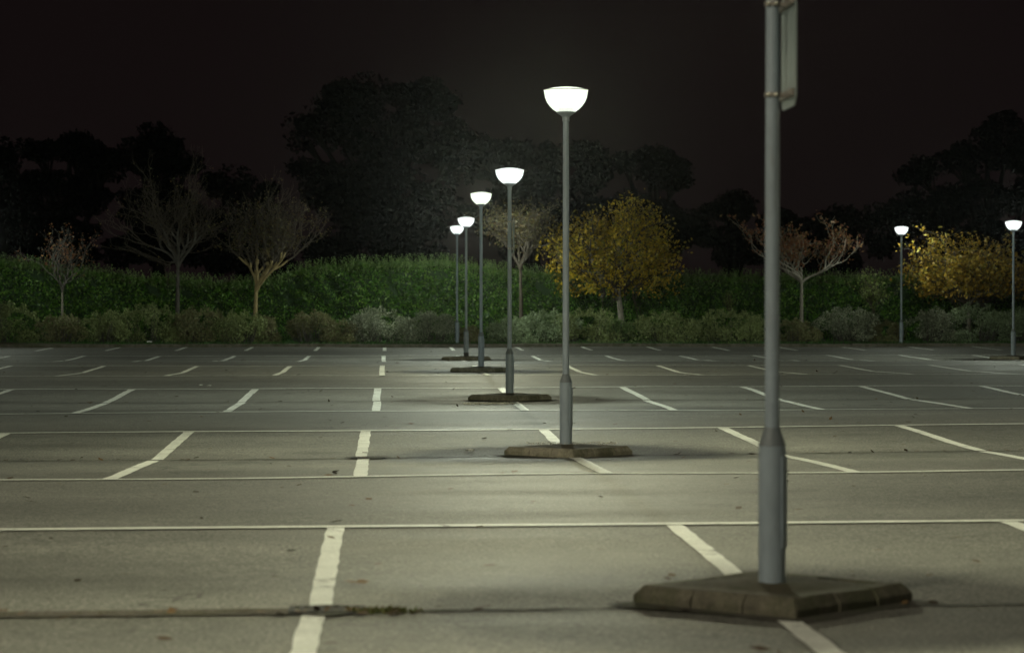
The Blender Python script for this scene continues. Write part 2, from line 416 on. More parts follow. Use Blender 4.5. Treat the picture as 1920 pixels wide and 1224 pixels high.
# ------------------------------------------------------------------ kerbed islands
def make_island(km):
    e = empty('lamp_island', (0, 0, 0))
    hd = .76; c = [(0, -hd), (hd, 0), (0, hd), (-hd, 0)]; wk = .15; H = .115
    r = random.Random(9)
    for s in range(4):
        a = Vector((*c[s], 0)); b = Vector((*c[(s + 1) % 4], 0)); d = (b - a).normalized(); L = (b - a).length
        inn = Vector((-d.y, d.x, 0))
        cuts = [0, L * .36, L * .68, L] if s in (0, 3) else [0, L * .5, L]
        for i in range(len(cuts) - 1):
            u0, u1 = cuts[i], cuts[i + 1]
            g = .004
            p0 = u0 + (g if i else 0); p1 = u1 - (g if i < len(cuts) - 2 else 0)
            m0 = wk if i == 0 else 0; m1 = wk if i == len(cuts) - 2 else 0     # mitred corners
            sec = [(0, -.25), (.006, H - .055), (.045, H), (wk, H + .004), (wk, -.25)]
            V = []
            for u, mt, sg in ((p0, m0, 1), (p1, m1, -1)):
                for t, z in sec:
                    q = a + d * (u + sg * (t if mt else 0)) + inn * t
                    V.append((q.x + r.uniform(-.006, .006), q.y + r.uniform(-.006, .006), z + r.uniform(-.007, .007)))
            F = [(j, j + 1, j + 6, j + 5) for j in range(4)] + [(4, 0, 5, 9), (4, 3, 2, 1, 0), (5, 6, 7, 8, 9)]
            o = pymesh('kerb_stone', V, F, km, e)
            md = o.modifiers.new('b', 'BEVEL'); md.width = .006; md.segments = 2
    # gritty infill, slightly domed
    V = []; F = []; n = 14; hi = hd - wk * 1.41 + .003
    for i in range(n + 1):
        for j in range(n + 1):
            u = i / n * 2 - 1; v = j / n * 2 - 1
            x = (u - v) / 2 * hi; y = (u + v) / 2 * hi
            V.append((x, y, H - .004 + .035 * (1 - u * u) * (1 - v * v) + r.uniform(-.004, .004)))
    for i in range(n):
        for j in range(n): k = i * (n + 1) + j; F.append((k, k + n + 1, k + n + 2, k + 1))
    pymesh('infill', V, F, M['infill'], e, True)
    # dirt gathered round the foot of the kerb
    V = []; F = []; m = 48
    for k in range(m):
        a = 2 * math.pi * k / m; q = 1 / (abs(math.cos(a)) + abs(math.sin(a)))
        for rr, z in ((hd * .96 * q, .022), ((hd + .10 + .05 * math.sin(4 * a + 1) + .03 * r.random()) * q, .0025 + .006)):
            V.append((rr * math.cos(a), rr * math.sin(a), z))
    for k in range(m): a = 2 * k; b = 2 * ((k + 1) % m); F.append((a, a + 1, b + 1, b))
    pymesh('dirt_skirt', V, F, M['grime'], e)
    return e

# ------------------------------------------------------------------ street lamps
def glow(col): return lampglass('lit_bowl', col, 14.0)
LC = {'green': ((0.90, 1.0, 0.82), (1.0, 0.99, 0.66)), 'cool': ((0.92, 1.0, 0.97), (0.90, 1.0, 0.82)), 'warm': ((1, 1, .8), (1, .98, .66))}
BULB = lampglass('lit_bulb', (.95, 1, .92), 40.0, 0.0)
GL = {k: lampglass('lit_bowl_' + k, v[0], 2.1) for k, v in LC.items()}
def make_lamp(black=False):
    e = empty('street_lamp', (0, 0, 0))
    lathe('base_tube', [(.072, 0), (.072, .74)], M['pole'], e)
    lathe('shoulder', [(.073, .738), (.070, .752), (.044, .825), (.040, .835)], M['shoulder'], e)
    lathe('pole', [(.039, .82), (.037, 2.2), (.034, 3.80)], M['pole'], e)
    # access door standing slightly proud on the right hand side
    V = []; F = []; n = 8
    for z in (.20, .68):
        for r0 in (.068, .080):
            for k in range(n + 1):
                a = R(-38 + 76 * k / n) + R(-18); V.append((r0 * math.cos(a), r0 * math.sin(a), z))
    q = n + 1
    for k in range(n):
        F += [(q + k, q + k + 1, 3 * q + k + 1, 3 * q + k), (k, k + 1, q + k + 1, q + k), (2 * q + k, 3 * q + k, 3 * q + k + 1, 2 * q + k + 1)]
    F += [(0, q, 3 * q, 2 * q), (n, 2 * q + n, 3 * q + n, q + n)]
    d = pymesh('access_door', V, F, M['pole'], e)
    lk = lathe('lock', [(.008, 0), (.008, .006)], M['darkmetal'], d, 10); lk.rotation_euler = (0, R(90), R(-18)); lk.location = (.079 * math.cos(R(-18)), .079 * math.sin(R(-18)), .6)
    if black:
        lathe('black_collar', [(.078, .005), (.078, .11), (.073, .115)], M['darkmetal'], e)
    lathe('collar', [(.034, 3.78), (.042, 3.79), (.042, 3.83), (.05, 3.845), (.108, 3.885), (.112, 3.895), (.108, 3.90)], M['pole'], e)
    lathe('gear_housing', [(.085, 3.90), (.082, 3.945), (.06, 3.955), (.03, 3.96)], M['shoulder'], e, 24)
    lathe('bulb', [(.012, 3.962), (.030, 3.99), (.040, 4.03), (.032, 4.065), (.004, 4.078)], BULB, e, 16)
    prof = [(.110, 3.898), (.150, 3.925), (.190, 3.965), (.222, 4.01), (.243, 4.06), (.253, 4.11), (.256, 4.15)]
    b = lathe('bowl', prof, None, e, 40, cap=False)
    lid = lathe('lid', [(.258, 4.150), (.240, 4.157), (.16, 4.175), (.08, 4.185), (.001, 4.19)], None, e, 40, cap=False)
    lathe('rim', [(.254, 4.143), (.262, 4.143), (.262, 4.153), (.254, 4.153)], M['signface'], e, 40, cap=False)
    return e, b, lid
protos = {}
lamp_objs = []
def place_lamp(X, Y, zb, kind, label, power=1.0, black=False, rz=0, zs=1.0):
    key = (kind, black)
    if key not in protos:
        e, b, lid = make_lamp(black)
        b.data.materials.clear(); b.data.materials.append(GL[kind]); lid.data.materials.clear(); lid.data.materials.append(GL[kind])
        protos[key] = e
    else:
        e = copy_tree(protos[key])
        for c in list(e.children):
            if c.type == 'LIGHT': bpy.data.objects.remove(c)
    e.scale = (1, 1, zs); e.location = (X, Y, zb); e.rotation_euler = (0, 0, rz)
    tag(e, label, 'street lamp', 'street lamps of the car park')
    ld = bpy.data.lights.new('lamp_light', 'POINT'); ld.energy = LAMP_W * power; ld.color = LC[kind][1]; ld.shadow_soft_size = .055
    lo = bpy.data.objects.new('lamp_light', ld); COL.objects.link(lo); lo.parent = e; lo.location = (0, 0, 4.035)
    return e
isl0 = {}
def island(X, Y, label):
    k = 'kerb' if 13.7 < Y < 14 else 'kerb_pale'
    if k in isl0: e = copy_tree(isl0[k])
    else: e = isl0[k] = make_island(M[k])
    e.location = (X, Y, gz(X, Y)); tag(e, label, 'kerbed island', 'kerbed islands under the lamps')
    return gz(X, Y) + .125
zb = island(px(1451, 13.78), 13.78, 'large blurred mossy kerbed island in the foreground under the nearest lamp')
place_lamp(px(1448, 13.65), 13.65, zb, 'warm', 'nearest and blurred grey lamp post, cut off by the top of the photo', 1.35)
zb = island(px(1066, 30.2), 30.2, 'sharp kerbed island with pale grit under the second nearest lamp')
place_lamp(px(1061, 30.2), 30.2, zb, 'green', 'tallest complete street lamp in view, with green tinged glow around its bowl', 1.5)
zb = island(px(956, 46.6), 46.6, 'kerbed island at the foot of the lamp that carries a small edge-on sign')
place_lamp(px(955.5, 46.6), 46.6, zb, 'cool', 'lit lamp with a small edge-on sign plate halfway up its pole', 1.35, zs=.972)
zb = island(px(902, 63.2), 63.2, 'mossy kerbed island under the middle lamp of the receding row')
place_lamp(px(902, 63.2), 63.2, zb, 'green', 'lit lamp standing between the sign-bearing lamp and the black footed lamp', 1.2, zs=1.02)
zb = island(px(874, 79.4), 79.4, 'far flat kerbed island beneath the black footed lamp')
place_lamp(px(874, 79.4), 79.4, zb, 'cool', 'far lit lamp with a black collar at the foot of its pole', 1.25, True, zs=1.02)
place_lamp(px(857, 96.8), 96.8, .15, 'cool', 'farthest lamp of the central row, its foot hidden among the shrubs', .9, zs=1.05)
place_lamp(px(1690, 96.8), 96.8, .15, 'cool', 'lit lamp rising out of the shrubs on the right, left of the golden tree', .25, zs=1.05)
zb = island(px(1900, 79.4), 79.4, 'kerbed island cut by the right edge of the photo')
place_lamp(px(1900, 79.4), 79.4, zb, 'cool', 'lit lamp on a kerbed island at the right edge of the photo', .7)

# the rest of the lamp grid, just outside the picture on both sides and behind the viewer
side = ['left', 'right', 'middle']
for nm, XX, rows, pw in (('left', -14.8, ((13.65, 'first'), (30.2, 'second'), (46.6, 'third'), (63.2, 'fourth'), (79.4, 'fifth'), (96.8, 'sixth')), .75),
                     ('right', 19.1, ((13.65, 'first'), (30.2, 'second'), (46.6, 'third'), (63.2, 'fourth')), .75),
                     ('centre', 2.0, ((-3.0, 'only'),), .7)):
    for YY, wd in rows:
        zz = .17 if YY > 90 else gz(XX, YY) + .125
        if YY < 90: island(XX, YY, 'kerbed island outside the picture, %s of the %s column' % (wd, nm))
        place_lamp(XX, YY, zz, 'warm' if YY < 40 else 'cool', 'lit lamp outside the picture, %s of the %s column' % (wd, nm), pw * (.4 if YY > 90 else (.35 if (nm == 'left' and YY > 40) or YY > 60 else (.40 if YY > 20 else .42))))

# small thing: sign plates clamped to poles (seen edge on, back towards us)
def make_sign():
    e = empty('pole_sign', (0, 0, 0))
    X0 = .085; r = .07; hw, z0, z1 = .25, 0, .62
    pts = []
    for cx_, cz, a0 in ((hw - r, z0 + r, -90), (hw - r, z1 - r, 0), (-hw + r, z1 - r, 90), (-hw + r, z0 + r, 180)):
        for k in range(6):
            a = R(a0 + 90 * k / 5); pts.append((cx_ + r * math.cos(a), cz + r * math.sin(a)))
    n = len(pts)
    V = [(X0, y, z) for y, z in pts] + [(X0 + .004, y, z) for y, z in pts]
    F = [tuple(range(n)), tuple(range(n, 2 * n))[::-1]] + [(k, (k + 1) % n, n + (k + 1) % n, n + k) for k in range(n)]
    pl = pymesh('plate', V, F, M['signback'], e)
    V2 = [(X0 + .0065, y * .97, .31 + (z - .31) * .97) for y, z in pts]; pymesh('sign_face', V2, [tuple(range(n))], M['signface'], pl)
    for z in (.07, .55):
        bm = bmesh.new(); boxm(bm, X0 - .022, X0 - .002, -hw + .03, hw - .03, z - .02, z + .02, .003); bmobj('rail', bm, M['bracket'], e)
        c = lathe('clamp', [(.0385, z - .012), (.043, z - .012), (.043, z + .012), (.0385, z + .012)], M['bracket'], e, 24)
        bm = bmesh.new(); boxm(bm, .041, X0 - .02, -.02, .02, z - .012, z + .012, .002); bmobj('clamp_lug', bm, M['bracket'], e)
        for xx, yy in ((-.028, -.040), (.012, -.047)):
            b = lathe('bolt', [(.002, -.010), (.009, -.006), (.011, 0), (.009, .006), (.002, .010)], M['bolt'], e, 12); b.location = (xx, yy, z)
    return e
s0 = make_sign(); s0.location = (px(1448, 13.65), 13.65, pz(194, 13.4)); tag(s0, 'large blurred sign plate clamped high on the nearest lamp post', 'sign', 'sign plates on lamp posts')
s1 = copy_tree(s0); s1.location = (px(955.5, 46.6), 46.6, pz(473, 46.6)); s1.scale = (.8, 1, 1); tag(s1, 'small thin sign plate clamped to the lamp behind the second nearest lamp', 'sign')

# the added flood lamp, unseen behind the camera
e = empty('added_floodlight', FLOOD_AT); tag(e, 'added flood lamp on a mast, unseen behind the viewer', 'added_floodlight')
lathe('mast', [(.09, -FLOOD_AT.z), (.06, -.1)], M['pole'], e)
d = (FLOOD_TO - FLOOD_AT).normalized()
bm = bmesh.new(); boxm(bm, -.25, .25, -.12, -.06, -.2, .2, .01); boxm(bm, -.25, -.235, -.06, .05, -.2, .2); boxm(bm, .235, .25, -.06, .05, -.2, .2)
h = bmobj('lamp_head', bm, M['darkmetal'], e); h.rotation_euler = (0, 0, math.atan2(-d.x, d.y))
fo = bpy.data.objects.new('added_floodlight_beam', fl); COL.objects.link(fo); fo.parent = e
fo.location = d * .16; fo.rotation_euler = d.to_track_quat('-Z', 'Y').to_euler()

# ------------------------------------------------------------------ foliage tools
def leaves(C, size, rng, aspect=0.5, droop=0.0, up=0.0):
    """C (n,3) centres -> one pointed 4-vertex leaf each"""
    n = len(C); d = rng.normal(size=(n, 3)); d[:, 2] += up - droop
    d /= np.linalg.norm(d, axis=1)[:, None]
    q = rng.normal(size=(n, 3)); s = np.cross(d, q); s /= np.linalg.norm(s, axis=1)[:, None] + 1e-9
    L = (size * rng.uniform(.6, 1.35, n))[:, None]
    W = L * aspect
    V = np.stack([C - d * L * .5, C + s * W * .5, C + d * L * .5, C - s * W * .5], 1).reshape(-1, 3)
    F = np.arange(4 * n).reshape(-1, 4)
    return V, F
def tubes(segs):
    """segs list of (p0,p1,r0,r1); 5-sided or 3-sided"""
    Vs = []; Fs = []; o = 0
    P0 = np.array([s[0] for s in segs]); P1 = np.array([s[1] for s in segs])
    r0 = np.array([s[2] for s in segs]); r1 = np.array([s[3] for s in segs])
    d = P1 - P0; d /= np.linalg.norm(d, axis=1)[:, None] + 1e-9
    ref = np.where(np.abs(d[:, 2:3]) < .9, np.array([[0, 0, 1.0]]), np.array([[1.0, 0, 0]]))
    a = np.cross(d, ref); a /= np.linalg.norm(a, axis=1)[:, None]; b = np.cross(d, a)
    for mask, ns in ((r0 > .02, 8), (r0 <= .02, 3)):
        idx = np.where(mask)[0]
        if not len(idx): continue
        ang = np.arange(ns) * 2 * math.pi / ns
        ca, sa = np.cos(ang)[None, :, None], np.sin(ang)[None, :, None]
        ring = a[idx][:, None, :] * ca + b[idx][:, None, :] * sa
        A = P0[idx][:, None, :] + ring * r0[idx][:, None, None]; B = P1[idx][:, None, :] + ring * r1[idx][:, None, None]
        V = np.concatenate([A, B], 1).reshape(-1, 3)
        base = (np.arange(len(idx)) * 2 * ns)[:, None]; k = np.arange(ns)[None, :]; k2 = (k + 1) % ns
        F = np.stack([base + k, base + k2, base + ns + k2, base + ns + k], -1).reshape(-1, 4) + o
        Vs.append(V); Fs.append(F); o += len(V)
    return np.concatenate(Vs), np.concatenate(Fs)

def skeleton(rng, levels, nch, ang, ratio, upb, fork=0.22, wander=0.18, r0=.085):
    segs = []; tips = []
    def grow(p, d, L, r, lv):
        n = 4 if lv else 3; q = p.copy(); dd = d.copy(); pts = [q.copy()]
        for i in range(n):
            dd = dd + rng.normal(size=3) * wander * (0.35 if lv == 0 else 1); dd[2] += upb * (lv > 0) * .25; dd /= np.linalg.norm(dd)
            q2 = q + dd * L / n; ra = r * (1 - .45 * i / n); rb = r * (1 - .45 * (i + 1) / n)
            segs.append((q.copy(), q2.copy(), ra, rb)); q = q2; pts.append(q.copy())
            if lv >= levels - 2: tips.append(q.copy())
        if lv < levels:
            k = nch[min(lv, len(nch) - 1)]; ph = rng.uniform(0, 6.28)
            for j in range(k):
                t = 1.0 if (j < 2 or lv == 0) else rng.uniform(.35, .95)
                pos = pts[-1] if t == 1.0 else pts[max(1, int(t * n))]
                a = ang[min(lv, len(ang) - 1)] * rng.uniform(.6, 1.3); az = ph + 2 * math.pi * j / k + rng.normal() * .4
                ref = np.array([0, 0, 1.0]) if abs(dd[2]) < .95 else np.array([1.0, 0, 0])
                u = np.cross(dd, ref); u /= np.linalg.norm(u); v = np.cross(dd, u)
                nd = dd * math.cos(a) + (u * math.cos(az) + v * math.sin(az)) * math.sin(a)
                grow(pos, nd, L * ratio * rng.uniform(.75, 1.25) if lv else L * ratio * 1.3 * rng.uniform(.8, 1.2), r * .62 if lv else r * .6, lv + 1)
        else: tips.append(q.copy())
    grow(np.zeros(3), np.array([0.0, 0, 1]), fork, r0, 0)
    return segs, np.array(tips)

def tree(name, label, cat, xb, yb, x0, x1, yt, yf, Y, bark, leaf, seed, levels=5, nch=(5, 3, 3, 3), ang=(.6, .5, .5), ratio=.72,
         upb=.5, nleaf=0, lsize=.1, spread=.12, r0=.09, lean=0.0, leaf_low=0.0, droop=0.2, group=None, twig=.006, zpow=1.0, env=None, twigmat=None):
    """photo columns x0..x1 of the crown, yt its top, yf the fork; base at xb,yb"""
    rng = np.random.default_rng(seed)
    Xb = px(xb, Y); zb = .1; ztop = pz(yt, Y); zf = pz(yf, Y)
    e = empty(name, (Xb, Y, zb)); tag(e, label, cat, group)
    segs, tips = skeleton(rng, levels, nch, ang, ratio, upb, .3, .17, r0)
    P = np.concatenate([np.array([s[1] for s in segs]), tips])
    hi = P[:, 2].max(); top = ztop - zb; fk = zf - zb
    lo_x, hi_x = np.percentile(P[:, 0], 1), np.percentile(P[:, 0], 99)
    sx = ((px(x1, Y) - Xb) / hi_x, (px(x0, Y) - Xb) / lo_x)
    sy = (sx[0] + sx[1]) / 2
    ln = lean
    def mp(p):
        t = p[2] / .3
        if t <= 1: return np.array([p[0] * 1.2 + ln * t * .6, p[1], t * fk])
        u = (p[2] - .3) / (hi - .3)
        f = min(1, u * 5) ; s = sx[0] if p[0] > 0 else sx[1]
        k = 1.2 * (1 - f) + s * f
        return np.array([p[0] * k + ln * .6 * (1 - f), p[1] * (1.2 * (1 - f) + sy * f), fk + max(u, -.05) ** zpow * (top - fk) if u > 0 else fk + u * (top - fk)])
    S2 = [(mp(a), mp(b), max(ra, twig), max(rb, twig * .7)) for a, b, ra, rb in segs]
    T = np.array([mp(p) for p in tips])
    if env:     # fill the dome: cluster points on a half ellipsoid, each carried by a bough
        cz = pz(env, Y) - zb; X0, X1 = px(x0, Y) - Xb, px(x1, Y) - Xb; kc = 150
        d = rng.normal(size=(kc, 3)); d /= np.linalg.norm(d, axis=1)[:, None]
        d[:, 2] = np.where(d[:, 2] < -.12, rng.uniform(-.12, .5, kc), d[:, 2])
        wob = 1 + .10 * np.sin(d[:, 0] * 6 + seed) + .08 * np.sin(d[:, 2] * 9 + d[:, 1] * 5)
        rad = (rng.uniform(.35, 1, kc) ** .45 * wob)[:, None]
        E = d * rad * np.array([(X1 - X0) / 2, (X1 - X0) / 2.3, top - cz]) + np.array([(X0 + X1) / 2, 0, cz])
        fp = np.array([lean * .6, 0, fk])
        for q in E:
            a = fp + (q - fp) * .35 + np.array([0, 0, .12 * (top - cz)]) + rng.normal(size=3) * .08; b = fp + (q - fp) * .7 + np.array([0, 0, .06 * (top - cz)]) + rng.normal(size=3) * .08
            S2 += [(fp, a, .022, .016), (a, b, .015, .010), (b, q, .010, .006)]
        T = np.concatenate([T[(T[:, 2] > cz - .1)][::3], np.repeat(E, 3, axis=0)])
    big = [q for q in S2 if q[2] > .036]; small = [q for q in S2 if q[2] <= .036]
    if not big: big, small = small[:3], small[3:]
    V, F = tubes(big); npmesh('trunk', V, F, bark, e)
    V, F = tubes(small); npmesh('branches', V, F, twigmat or M['twig'], e)
    if nleaf:
        wgt = np.ones(len(T))
        if leaf_low: wgt = np.exp(-leaf_low * (T[:, 2] - T[:, 2].min()) / (np.ptp(T[:, 2]) + 1e-6))
        wgt /= wgt.sum()
        idx = rng.choice(len(T), nleaf, p=wgt)
        C = T[idx] + rng.normal(size=(nleaf, 3)) * spread * np.array([1, 1, .8])
        V, F = leaves(C, lsize, rng, .55, droop); npmesh('crown', V, F, leaf, e)
    return e

def shrub(x0, x1, yt, Y, kind, label, seed, n=6500, ls=.065, depth=.9, name='shrub'):
    rng = np.random.default_rng(seed); Xa, Xb = px(x0, Y), px(x1, Y)
    cx_, hw = (Xa + Xb) / 2, (Xb - Xa) / 2; H = pz(yt, Y) - .1
    e = empty(name, (cx_, Y, .1)); tag(e, label, 'shrub', 'shrubs along the back kerb')
    # lumps that make up the shrub
    k = max(9, int(hw * 14)); cl = []
    for i in range(k):
        u = rng.uniform(-.85, .85); h = H * (1 - .42 * abs(u) ** 2.6) ; z = rng.uniform(.12, .84) * h; v = rng.uniform(-.8, .5) * depth
        cl.append((u * hw, v * (1 - .4 * abs(u)), z, rng.uniform(.22, .36) * min(1, H)))
    cl = np.array(cl); idx = rng.choice(k, n); c = cl[idx]
    d = rng.normal(size=(n, 3)); d /= np.linalg.norm(d, axis=1)[:, None]
    rr = c[:, 3:4] * rng.uniform(.45, 1.05, n)[:, None] ** .5
    lob = 1 + .25 * np.sin(d[:, 0:1] * 7 + idx[:, None]) * np.sin(d[:, 2:3] * 6 + idx[:, None] * 2)
    C = c[:, :3] + d * rr * lob * np.array([1.25, 1.1, 1])
    C[:, 2] = np.abs(C[:, 2]) + .02
    # upright twig sprays over the top
    m = n // 5; u = rng.uniform(-.95, .95, m); hh = H * (1 - .42 * np.abs(u) ** 2.6)
    sid = np.round(u * hw * 9) ; vy = np.sin(sid * 12.9) * .5 * depth
    Cs = np.stack([np.round(u * hw * 9) / 9 + rng.normal(size=m) * .03, vy + rng.normal(size=m) * .03, hh * (.80 + .2 * rng.random(m) * (1 + .5 * np.sin(sid * 7.7)))], 1)
    C = np.concatenate([C, Cs])
    V, F = leaves(C, ls, rng, .5, 0, .5); npmesh('foliage', V, F, SHR[kind], e)
    sg = []
    for i in range(140 if hw < .5 else 80):
        a = rng.uniform(0, 6.28); t = np.array([cl[i % k, 0], cl[i % k, 1], cl[i % k, 2]]) + rng.normal(size=3) * .15
        b = np.array([t[0] * .6, t[1] * .6, 0]); mid = (b + t) / 2 + rng.normal(size=3) * .06
        sg += [(b, mid, .014, .010), (mid, t, .010, .005)]
    V, F = tubes(sg); npmesh('twigs', V, F, M['bark'], e)
    return e

# ------------------------------------------------------------------ tall laurel hedge
HP = [(-700, 488), (0, 489), (60, 494), (120, 507), (200, 511), (240, 519), (330, 524), (440, 530), (520, 522), (560, 503), (640, 494), (840, 489),
      (900, 500), (1000, 510), (1100, 513), (1280, 517), (1920, 520), (2600, 516)]
YH = 102.6
hx = np.array([px(a, YH) for a, b in HP]); hz = np.array([pz(b, YH) for a, b in HP])
def hedge():
    rng = np.random.default_rng(3); e = empty('hedge', (0, YH, .1))
    tag(e, 'tall dark green laurel hedge running right across behind the shrubs', 'hedge')
    XA, XB = -26, 37
    n = 92000
    X = rng.uniform(XA, XB, n); Ht = np.interp(X, hx, hz) - .1
    t = rng.random(n) ; onface = rng.random(n) < .8
    Xj = X + .0
    bulge = .22 * np.sin(X * 1.3) + .15 * np.sin(X * 3.1 + 1) + .12 * np.sin(X * 5.3 + t * 9)
    Z = np.where(onface, t * Ht, Ht - .18 * rng.random(n) + .05 * np.sin(X * 4))
    Y = np.where(onface, -.2 + bulge * .8 + .22 * rng.random(n) + .35 * (Z / Ht) ** 3 + .14 * np.sin(Z * 7 + X * 4), .1 + 1.2 * rng.random(n))
    hol = np.sin(X * 2.7 + 1.7 * np.sin(Z * 2.1)) * np.sin(Z * 3.3 + 1.3 * np.sin(X * 1.9)) + .4 * np.sin(X * 6.1 + Z * 5)
    Y = Y + .30 * np.clip(-hol, 0, 1)
    V, F = leaves(np.stack([X, Y, Z], 1), .125, rng, .45, 0, .6); npmesh('foliage', V, F, M['hedge'], e)
    # upright shoots of fresh growth
    m = 3600; sx_ = rng.uniform(XA, XB, m); sh = np.interp(sx_, hx, hz) - .1; ln = rng.uniform(.08, .38, m); sy_ = rng.uniform(-.1, .8, m)
    k = 9; tt = np.linspace(-.9, 1, k)[None, :]
    Cx = sx_[:, None] + rng.normal(size=(m, k)) * .025; Cy = sy_[:, None] - .15 + rng.normal(size=(m, k)) * .025; Cz = sh[:, None] - .05 + tt * ln[:, None]
    V, F = leaves(np.stack([Cx.ravel(), Cy.ravel(), Cz.ravel()], 1), .085, rng, .4, 0, 1.6); npmesh('fresh_shoots', V, F, M['shoot'], e)
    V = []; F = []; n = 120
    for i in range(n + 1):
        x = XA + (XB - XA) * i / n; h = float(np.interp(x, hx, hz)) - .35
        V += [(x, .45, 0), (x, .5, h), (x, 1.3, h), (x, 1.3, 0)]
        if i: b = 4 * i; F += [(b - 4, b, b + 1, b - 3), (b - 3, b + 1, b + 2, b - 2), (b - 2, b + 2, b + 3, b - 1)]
    pymesh('dark_core', V, F, M['hedge_in'], e)  # solid dark box added inside; its colour stands for the hedge's inner shade
hedge()

# ------------------------------------------------------------------ shrubs: x0,x1,ytop,Y,kind,label
SH = [
 (-420, -290, 578, 97.9, 'olive', 'olive shrub beyond the left edge of the photo'),
 (-300, -170, 585, 97.7, 'green', 'green shrub beyond the left edge of the photo'),
 (-180, -60, 575, 97.9, 'olive', 'olive shrub just outside the left edge'),
 (-55, 78, 570, 97.8, 'olive', 'pale topped shrub at the left edge of the photo'),
 (66, 160, 592, 97.6, 'brown', 'low brown shrub at the foot of the leftmost small tree'),
 (150, 250, 586, 97.7, 'olive', 'left end of the long clipped shrub mass on the left'),
 (215, 345, 573, 97.9, 'olive', 'tallest shrub of the long clipped mass, left of the dark bare tree'),
 (325, 430, 578, 97.7, 'brown', 'brownish shrub right in front of the dark bare tree trunk'),
 (405, 500, 585, 97.6, 'olive', 'right end of the long clipped shrub mass beside the ochre trunk'),
 (484, 515, 598, 98.6, 'brown', 'small dark shrub in the gap right of the ochre trunk'),
 (543, 625, 585, 97.9, 'brown', 'purple brown twiggy shrub right of the grassy gap'),
 (608, 668, 601, 97.7, 'brown', 'low brown shrub between the twiggy one and the silvery one'),
 (655, 762, 579, 97.8, 'silver', 'silvery shrub with upright sprays, left of the central lamps'),
 (748, 862, 588, 97.7, 'silver', 'grey green shrub touching the farthest central lamp'),
 (858, 905, 612, 97.9, 'brown', 'sparse low brown shrub behind the black footed lamp'),
 (918, 1008, 598, 97.6, 'pale', 'rounded pale shrub left of the second nearest lamp pole'),
 (978, 1090, 583, 98.0, 'pale', 'tall pale shrub right behind the second nearest lamp pole'),
 (1048, 1155, 580, 97.8, 'olive', 'olive shrub left of the golden tree trunk'),
 (1125, 1180, 600, 98.1, 'green', 'small dark green shrub at the foot of the golden tree'),
 (1172, 1312, 588, 97.8, 'olive', 'broad low shrub just right of the golden tree trunk'),
 (1296, 1440, 583, 97.9, 'olive', 'broad dull shrub just left of the blurred near lamp post'),
 (1440, 1535, 600, 97.7, 'brown', 'low brown shrub at the foot of the russet tree'),
 (1528, 1645, 577, 97.8, 'silver', 'tall silvery shrub between russet tree and sapling'),
 (1625, 1692, 603, 97.9, 'brown', 'low brown shrub left of the right hand shrub-bound lamp'),
 (1692, 1790, 585, 97.7, 'silver', 'pale leafed shrub immediately right of the shrub-bound lamp'),
 (1765, 1890, 571, 97.9, 'pale', 'tallest pale shrub under the right golden tree'),
 (1880, 1975, 582, 97.7, 'pale', 'shrub at the right edge behind the edge lamp'),
 (1965, 2080, 578, 97.9, 'pale', 'pale shrub just outside the right edge'),
 (2070, 2200, 585, 97.8, 'olive', 'olive shrub beyond the right edge of the photo')]
for i, (a, b, yt, Y, k, lab) in enumerate(SH):
    shrub(a, b, yt, Y, k, lab, 100 + i, n=int(3600 + (b - a) * 38))

# grass between the shrubs
rng = np.random.default_rng(5); n = 26000
C = np.stack([rng.uniform(-26, 37, n), 95.9 + rng.random(n) ** 1.2 * 6, np.full(n, .17)], 1)
V, F = leaves(C, .14, rng, .12, 0, 2.5); o = npmesh('grass', V, F, M['grass']); tag(o, 'rough grass and weeds between the shrubs', 'grass', kind='stuff')

# ------------------------------------------------------------------ small trees in the planting strip
tree('small_tree', 'small vase shaped bare tree with russet leaf tips, leftmost in the strip', 'tree', 117, 600, 32, 186, 425, 548, 98.6, M['bark_pale'], M['red'], 11,
     5, (5, 3, 3, 2), (.62, .42, .4), .74, .55, 420, .10, .10, .06, 0, 0, twigmat=M['bark'])
tree('bare_tree', 'dark leafless tree with arching twigs behind the long clipped shrubs', 'tree', 332, 575, 200, 432, 272, 500, 101.0, M['bark'], M['thin'], 12,
     6, (6, 4, 3, 3, 2), (.75, .5, .5), .72, .3, 500, .09, .10, .11, .05, 0, zpow=1.1)
tree('ochre_tree', 'nearly bare fan shaped tree with an ochre lit trunk', 'tree', 478, 600, 398, 606, 308, 545, 98.8, M['bark_yellow'], M['thin'], 13,
     6, (6, 4, 3, 3, 2), (.62, .45, .45), .74, .5, 2200, .09, .12, .11, 0, 2.2)
tree('thin_leaved_tree', 'thinly leaved olive tree behind the lamp with the small sign', 'tree', 977, 590, 905, 1045, 372, 505, 99.6, M['twig'], M['thin'], 14,
     5, (5, 4, 3, 3), (.6, .45, .5), .74, .5, 2600, .10, .16, .10, 0, .6)
tree('golden_tree', 'large golden autumn tree with a stout leaning trunk, right of centre', 'tree', 1169, 612, 1036, 1274, 368, 548, 98.7, M['bark_pale'], M['gold'], 15,
     5, (7, 4, 4, 3), (.95, .6, .6), .72, .25, 14000, .13, .17, .15, -.25, .9, .3, zpow=.8, env=533)
tree('russet_tree', 'vase shaped russet leaved tree half hidden behind the nearest lamp post', 'tree', 1503, 600, 1385, 1608, 400, 530, 98.6, M['bark_pale'], M['red'], 16,
     5, (7, 3, 2, 2), (.6, .3, .3), .80, 1.0, 2300, .12, .10, .09, 0, .5, twigmat=M['bark_pale'], zpow=1.15)
tree('golden_tree', 'low spreading golden tree between the two right hand lamps', 'tree', 1816, 590, 1704, 1950, 425, 572, 99.2, M['bark_pale'], M['gold_dull'], 17,
     5, (8, 4, 4, 3), (1.1, .65, .6), .72, .15, 12500, .13, .16, .11, 0, 1.0, .3, zpow=.75, env=542)
